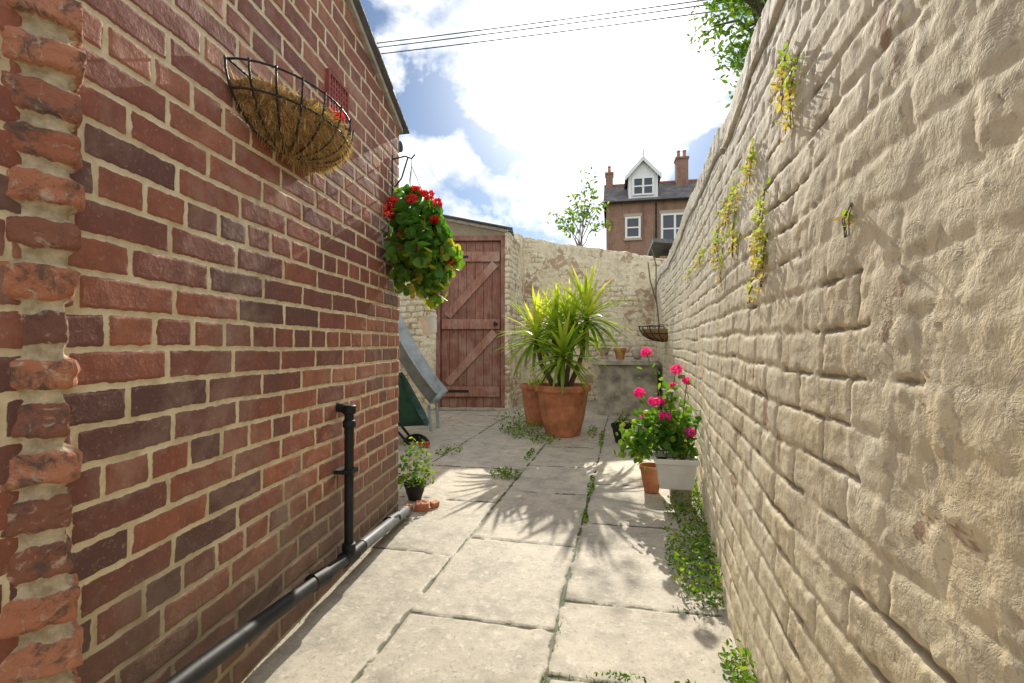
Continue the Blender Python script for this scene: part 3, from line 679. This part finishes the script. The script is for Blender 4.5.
# ---------------------------------------------------------------- ivy sprigs on right wall
iv=empty('wall_creeper')
P=[];vv=[];tw=[]
for y_,z_,n,h,w_ in ((1.42,1.20,150,.12,.035),(1.36,1.12,60,.07,.02),(1.95,1.42,130,.06,.12),(1.62,1.46,90,.06,.04),(1.20,1.47,80,.08,.03),(.86,1.10,10,.03,.012),(2.3,1.34,110,.08,.08),(1.28,1.55,50,.06,.04),(2.9,1.39,90,.06,.12),(1.75,1.24,24,.04,.02),(1.5,1.05,12,.03,.01),(1.85,1.30,60,.09,.025),(2.1,1.22,50,.08,.03),(3.6,1.40,60,.06,.15)):
    xx=float(rwx(y_)+leanr(y_,z_))-.006
    for i in range(n):
        yy2=y_+random.gauss(0,w_); zz2=z_+random.gauss(0,h*.5)
        P.append((float(rwx(yy2)+leanr(yy2,zz2))-.008-abs(random.gauss(0,.010)),yy2,zz2)); vv.append(np.clip(random.gauss(.30+.45*(zz2>z_),.25),0,1))
    for k in range(4): tw.append([(xx+.005,y_+random.gauss(0,w_*.5),z_+h),(xx-.008,y_+random.gauss(0,w_*.5),z_),(xx-.008,y_+random.gauss(0,w_*.6),z_-h)])
leaves('leaves',P,.0085,m_dry,iv,'oval',up=.1,val=np.array(vv)); tubes('twigs',tw,.0009,m_bark,iv)
# ---------------------------------------------------------------- buddleia on far wall
bd=empty('buddleia_shrub'); L=[];P=[]
for (a,b,c_) in ((-.36,.0,3.78),(-.27,.1,3.5),(-.72,.1,3.2),(-1.0,0,3.1),(-.45,.05,3.2),(-.05,.1,2.9),(-.82,.1,2.85),(-.60,.0,3.4),(-.15,.0,3.2)):
    base=Vector((-.52,8.0,2.45)); tip=Vector((a,8.05+b,c_)); pts=[base.lerp(tip,t_)+Vector((random.gauss(0,.02),0,.14*math.sin(math.pi*t_))) for t_ in np.linspace(0,1,7)]
    L.append([(*p,1-.12*i) for i,p in enumerate(pts)])
    for i in range(50):
        t_=random.uniform(.3,1)**.8; q=base.lerp(tip,t_)+Vector((random.gauss(0,.06),random.gauss(0,.06),.11*math.sin(math.pi*t_)+random.gauss(0,.04))); P.append(q)
tubes('stems',L,.009,m_bark,bd); leaves('leaves',P,.038,m_wed,bd,'oval',up=.3)
# ---------------------------------------------------------------- tree over right wall
tr=empty('broadleaf_tree'); tc=Vector((2.92,9.2,6.75)); L=[[(3.3,9.5,0,5),(3.2,9.4,2.5,4),(3.0,9.3,5,2.8),(2.9,9.2,7.4,1)]]; P=[];vv=[]
for i in range(70):
    v=Vector((random.gauss(0,1),random.gauss(0,1),random.gauss(0,1))).normalized(); r=random.uniform(.5,1.0); c_=tc+Vector((v.x*1.35*r,v.y*1.35*r,v.z*2.2*r))
    L.append([(3.0,9.3,random.uniform(4.5,6.5),1.4),(*(tc.lerp(c_,.6)),.8),(*c_,.3)])
    sh=random.random()*.5
    for k in range(140):
        q=c_+Vector((random.gauss(0,.2),random.gauss(0,.2),random.gauss(0,.17))); P.append(q); vv.append(min(1,sh+random.random()*.5))
tubes('trunk_and_limbs',L,.035,m_bark,tr); leaves('foliage',P,.055,m_tree,tr,'oval',val=np.array(vv),up=.4)
# ---------------------------------------------------------------- background terrace house
bh=empty('victorian_house')
def brmat(name,c1,c2,mo,bw,rh,ms,mixc):
    m,t=newmat(name); br=t.new('ShaderNodeTexBrick'); mp=t.new('ShaderNodeMapping'); mp.inputs['Rotation'].default_value=(R_(90),0,0); t.l.new(t.pos,mp.inputs[0]); t.l.new(mp.outputs[0],br.inputs[0])
    br.inputs['Color1'].default_value=(*c1,1); br.inputs['Color2'].default_value=(*c2,1); br.inputs['Mortar'].default_value=(*mo,1)
    for k,v in (('Scale',1),('Brick Width',bw),('Row Height',rh),('Mortar Size',ms)): br.inputs[k].default_value=v
    c=t.mix(t.ramp(t.noise(t.pos,1.2,5,.75),[(.42,0.),(.62,.7)]),br.outputs[0],mixc)
    c=t.mix(t.ramp(t.noise(t.scaled(t.pos,(3,3,.5)),.9,4,.7),[(.5,0.),(.68,.55)]),c,tuple(x*.35 for x in c1))
    t.put(t.b.inputs['Base Color'],c); t.b.inputs['Roughness'].default_value=.9; return m
m_bb=brmat('distant_brick',(.32,.14,.085),(.20,.085,.06),(.36,.29,.22),.23,.075,.009,(.34,.21,.14))
m_rs=brmat('slate_roof',(.17,.155,.15),(.10,.095,.10),(.04,.04,.04),.3,.2,.018,(.24,.20,.17))
Y0=35.
box('front_wall',-.4,6.6,Y0,Y0+7,0,11.0,m_bb,bh,bev=0)
pymesh('roof',[(-.6,Y0-.3,10.95),(6.8,Y0-.3,10.95),(6.8,Y0+3.5,13.3),(-.6,Y0+3.5,13.3),(6.8,Y0+7.3,10.95),(-.6,Y0+7.3,10.95)],[(0,1,2,3),(3,2,4,5),(0,3,5),(1,4,2)],m_rs,bh)
box('gutter',-.6,6.8,Y0-.42,Y0-.31,10.88,10.96,m_black,bh,bev=.01)
tubes('ridge_tiles',[[(-.6,Y0+3.5,13.33),(6.8,Y0+3.5,13.33)]],.1,m_terra,bh)
def chimney(x,y,w,d,z0,z1,pots):
    boxes('chimney_stack',[(x-w/2,x+w/2,y-d/2,y+d/2,z0,z1),(x-w/2-.06,x+w/2+.06,y-d/2-.06,y+d/2+.06,z1+.003,z1+.15)],m_bb,bh,bev=0)
    for k in range(pots): lathe('chimney_pot',[(.13,0),(.11,.5),(.14,.52),(.14,.6),(.1,.6)],(x-w/2+(k+.5)*w/pots,y,z1+.15),m_terra,bh,n=16)
chimney(5.1,Y0+3.0,.85,.9,12.3,14.7,2); chimney(-.2,Y0+3.5,.55,.9,12,14.1,1)
dx0,dx1,dy=1.15,3.15,Y0+.25
xm=(dx0+dx1)/2
pymesh('dormer_walls',[(dx0,dy,11.2),(dx1,dy,11.2),(dx1,dy,12.95),(xm,dy,14.0),(dx0,dy,12.95),(dx0,dy+3,11.2),(dx1,dy+3,11.2),(dx1,dy+3,12.95),(xm,dy+3,14.0),(dx0,dy+3,12.95)],[(0,1,2,3,4),(0,4,9,5),(1,6,7,2)],m_wpaint,bh)
for sgn in (-1,1):
    x_e=xm+sgn*1.25
    pymesh('dormer_roof',[(xm,dy-.25,14.1),(x_e,dy-.25,12.75),(x_e,dy+3,12.75),(xm,dy+3,14.1),(xm,dy-.25,14.18),(x_e,dy-.25,12.83),(x_e,dy+3,12.83),(xm,dy+3,14.18)],BF,m_rs,bh)
    pymesh('bargeboard',[(xm,dy-.30,13.85),(x_e,dy-.30,12.5),(x_e,dy-.26,12.5),(xm,dy-.26,13.85),(xm,dy-.30,14.15),(x_e,dy-.30,12.80),(x_e,dy-.26,12.80),(xm,dy-.26,14.15)],BF,m_wpaint,bh)
tubes('finial',[[(xm,dy-.28,14.0),(xm,dy-.28,14.6)]],.05,m_wpaint,bh)
m_sand=simple('sandstone',(.42,.34,.24))
def window(x,z,w,h,y,cols,rows=2,par=bh,stone=True):
    box('glass',x-w/2,x+w/2,y-.02,y+.03,z-h/2,z+h/2,m_glass,par,bev=0)
    L=[(x-w/2-.06,x-w/2+.09,y-.08,y-.021,z-h/2,z+h/2),(x+w/2-.09,x+w/2+.06,y-.08,y-.021,z-h/2,z+h/2),(x-w/2+.09,x+w/2-.09,y-.08,y-.021,z+h/2-.12,z+h/2),(x-w/2+.09,x+w/2-.09,y-.08,y-.021,z-h/2,z-h/2+.12)]
    for i in range(1,cols): L.append((x-w/2+w*i/cols-.07,x-w/2+w*i/cols+.07,y-.078,y-.022,z-h/2+.12,z+h/2-.12))
    for i in range(1,rows): L.append((x-w/2+.09,x+w/2-.09,y-.074,y-.024,z-h/2+h*i/rows-.05,z-h/2+h*i/rows+.05))
    boxes('window_frame',L,m_wpaint,par,bev=0)
    if stone: boxes('sill_and_lintel',[(x-w/2-.15,x+w/2+.15,y-.12,y-.001,z-h/2-.16,z-h/2-.002),(x-w/2-.15,x+w/2+.15,y-.05,y-.001,z+h/2+.002,z+h/2+.24)],m_sand,par,bev=0)
window(xm,12.1,1.4,1.3,dy-.03,2,2,stone=False)
window(1.43,9.15,.95,1.5,Y0,1); window(4.25,8.95,1.75,2.1,Y0,2)
window(1.43,5.6,.95,1.7,Y0,1); window(4.25,5.5,1.75,2.1,Y0,2)
tubes('downpipe',[[(3.0,Y0-.08,10.8),(3.0,Y0-.08,0)]],.05,m_black,bh)
sh=empty('garden_shed')
box('walls',.95,3.2,10.2,12.0,0,2.7,m_bb,sh,bev=0)
pymesh('roof',[(.80,10.0,2.95),(3.3,10.0,2.70),(3.3,12.2,2.70),(.80,12.2,2.95),(.80,10.0,3.03),(3.3,10.0,2.78),(3.3,12.2,2.78),(.80,12.2,3.03)],BF,m_slate,sh)
tubes('overhead_wires',[[(-30+i*2.5, 20-.0*i, z0+dz*i/24*0+ (-.55*math.sin(math.pi*i/24))) for i in range(25)] for z0,dz in ((14.75,0),(14.45,0),(14.95,0))],.022,m_cable,None)
# ---------------------------------------------------------------- WORLD
SE,SA=31,-3.2
S=Vector((math.sin(R_(SA))*math.cos(R_(SE)),math.cos(R_(SA))*math.cos(R_(SE)),math.sin(R_(SE))))
wd=D.worlds.new('World'); scene.world=wd; wd.use_nodes=True
t=NT(wd); t.n.clear()
sky=t.new('ShaderNodeTexSky'); sky.sky_type='NISHITA'; sky.sun_disc=False; sky.sun_elevation=R_(SE); sky.sun_rotation=R_(SA); sky.dust_density=.2; sky.air_density=1.0; sky.ozone_density=3
bg=t.new('ShaderNodeBackground'); t.l.new(sky.outputs[0],bg.inputs[0]); bg.inputs[1].default_value=.10
tc_=t.new('ShaderNodeTexCoord'); sx=t.new('ShaderNodeSeparateXYZ'); t.l.new(tc_.outputs['Generated'],sx.inputs[0])
mp=t.new('ShaderNodeMapping'); t.l.new(tc_.outputs['Generated'],mp.inputs[0]); mp.inputs['Scale'].default_value=(1,1,1.4); mp.inputs['Location'].default_value=(1.9,.4,.7)
n=t.noise(mp.outputs[0],3.4,6,.55,.15)
dt=t.new('ShaderNodeVectorMath',operation='DOT_PRODUCT'); t.l.new(tc_.outputs['Generated'],dt.inputs[0]); dt.inputs[1].default_value=S
dm=t.math('MAXIMUM',dt.outputs['Value'],0.)
glow=t.math('POWER',dm,20.)
back=t.math('MULTIPLY',t.math('MAXIMUM',t.math('MULTIPLY',sx.outputs[1],-1.),0.),.14)  # cloud cover added behind the camera, out of view, for more fill light
msk=t.ramp(t.math('ADD',t.math('ADD',n,back),t.math('MULTIPLY',glow,.05)),[(.46,0.),(.535,1.)])
shade=t.ramp(t.noise(mp.outputs[0],8,4,.6),[(.38,(.52,.56,.64)),(.60,(1.0,1.0,1.0))])
bc_=t.new('ShaderNodeBackground'); t.put(bc_.inputs[0],shade); bc_.inputs[1].default_value=1.7
mx=t.new('ShaderNodeMixShader'); t.put(mx.inputs[0],msk); t.l.new(bg.outputs[0],mx.inputs[1]); t.l.new(bc_.outputs[0],mx.inputs[2])
bgl=t.new('ShaderNodeBackground'); bgl.inputs[0].default_value=(1,.97,.9,1); t.put(bgl.inputs[1],t.math('MULTIPLY',t.math('POWER',dm,60.),1.6))
ad=t.new('ShaderNodeAddShader'); t.l.new(mx.outputs[0],ad.inputs[0]); t.l.new(bgl.outputs[0],ad.inputs[1])
ow=t.new('ShaderNodeOutputWorld'); t.l.new(ad.outputs[0],ow.inputs[0])
su=D.lights.new('sun','SUN'); su.energy=5; su.angle=R_(.5); su.color=(1,.92,.77); so=D.objects.new('sun',su); COL.objects.link(so)
so.rotation_mode='QUATERNION'; so.rotation_quaternion=S.to_track_quat('Z','Y')
# ---------------------------------------------------------------- CAMERA
cam=D.cameras.new('camera'); cam.sensor_width=36; cam.lens=36*484/1024; cam.clip_start=.02; cam.clip_end=1000
co=D.objects.new('camera',cam); COL.objects.link(co); co.location=(0,0,.9); co.rotation_euler=(R_(90.41),0,R_(11.7)); scene.camera=co
scene.view_settings.view_transform='Standard'; scene.view_settings.look='None'; scene.view_settings.exposure=0
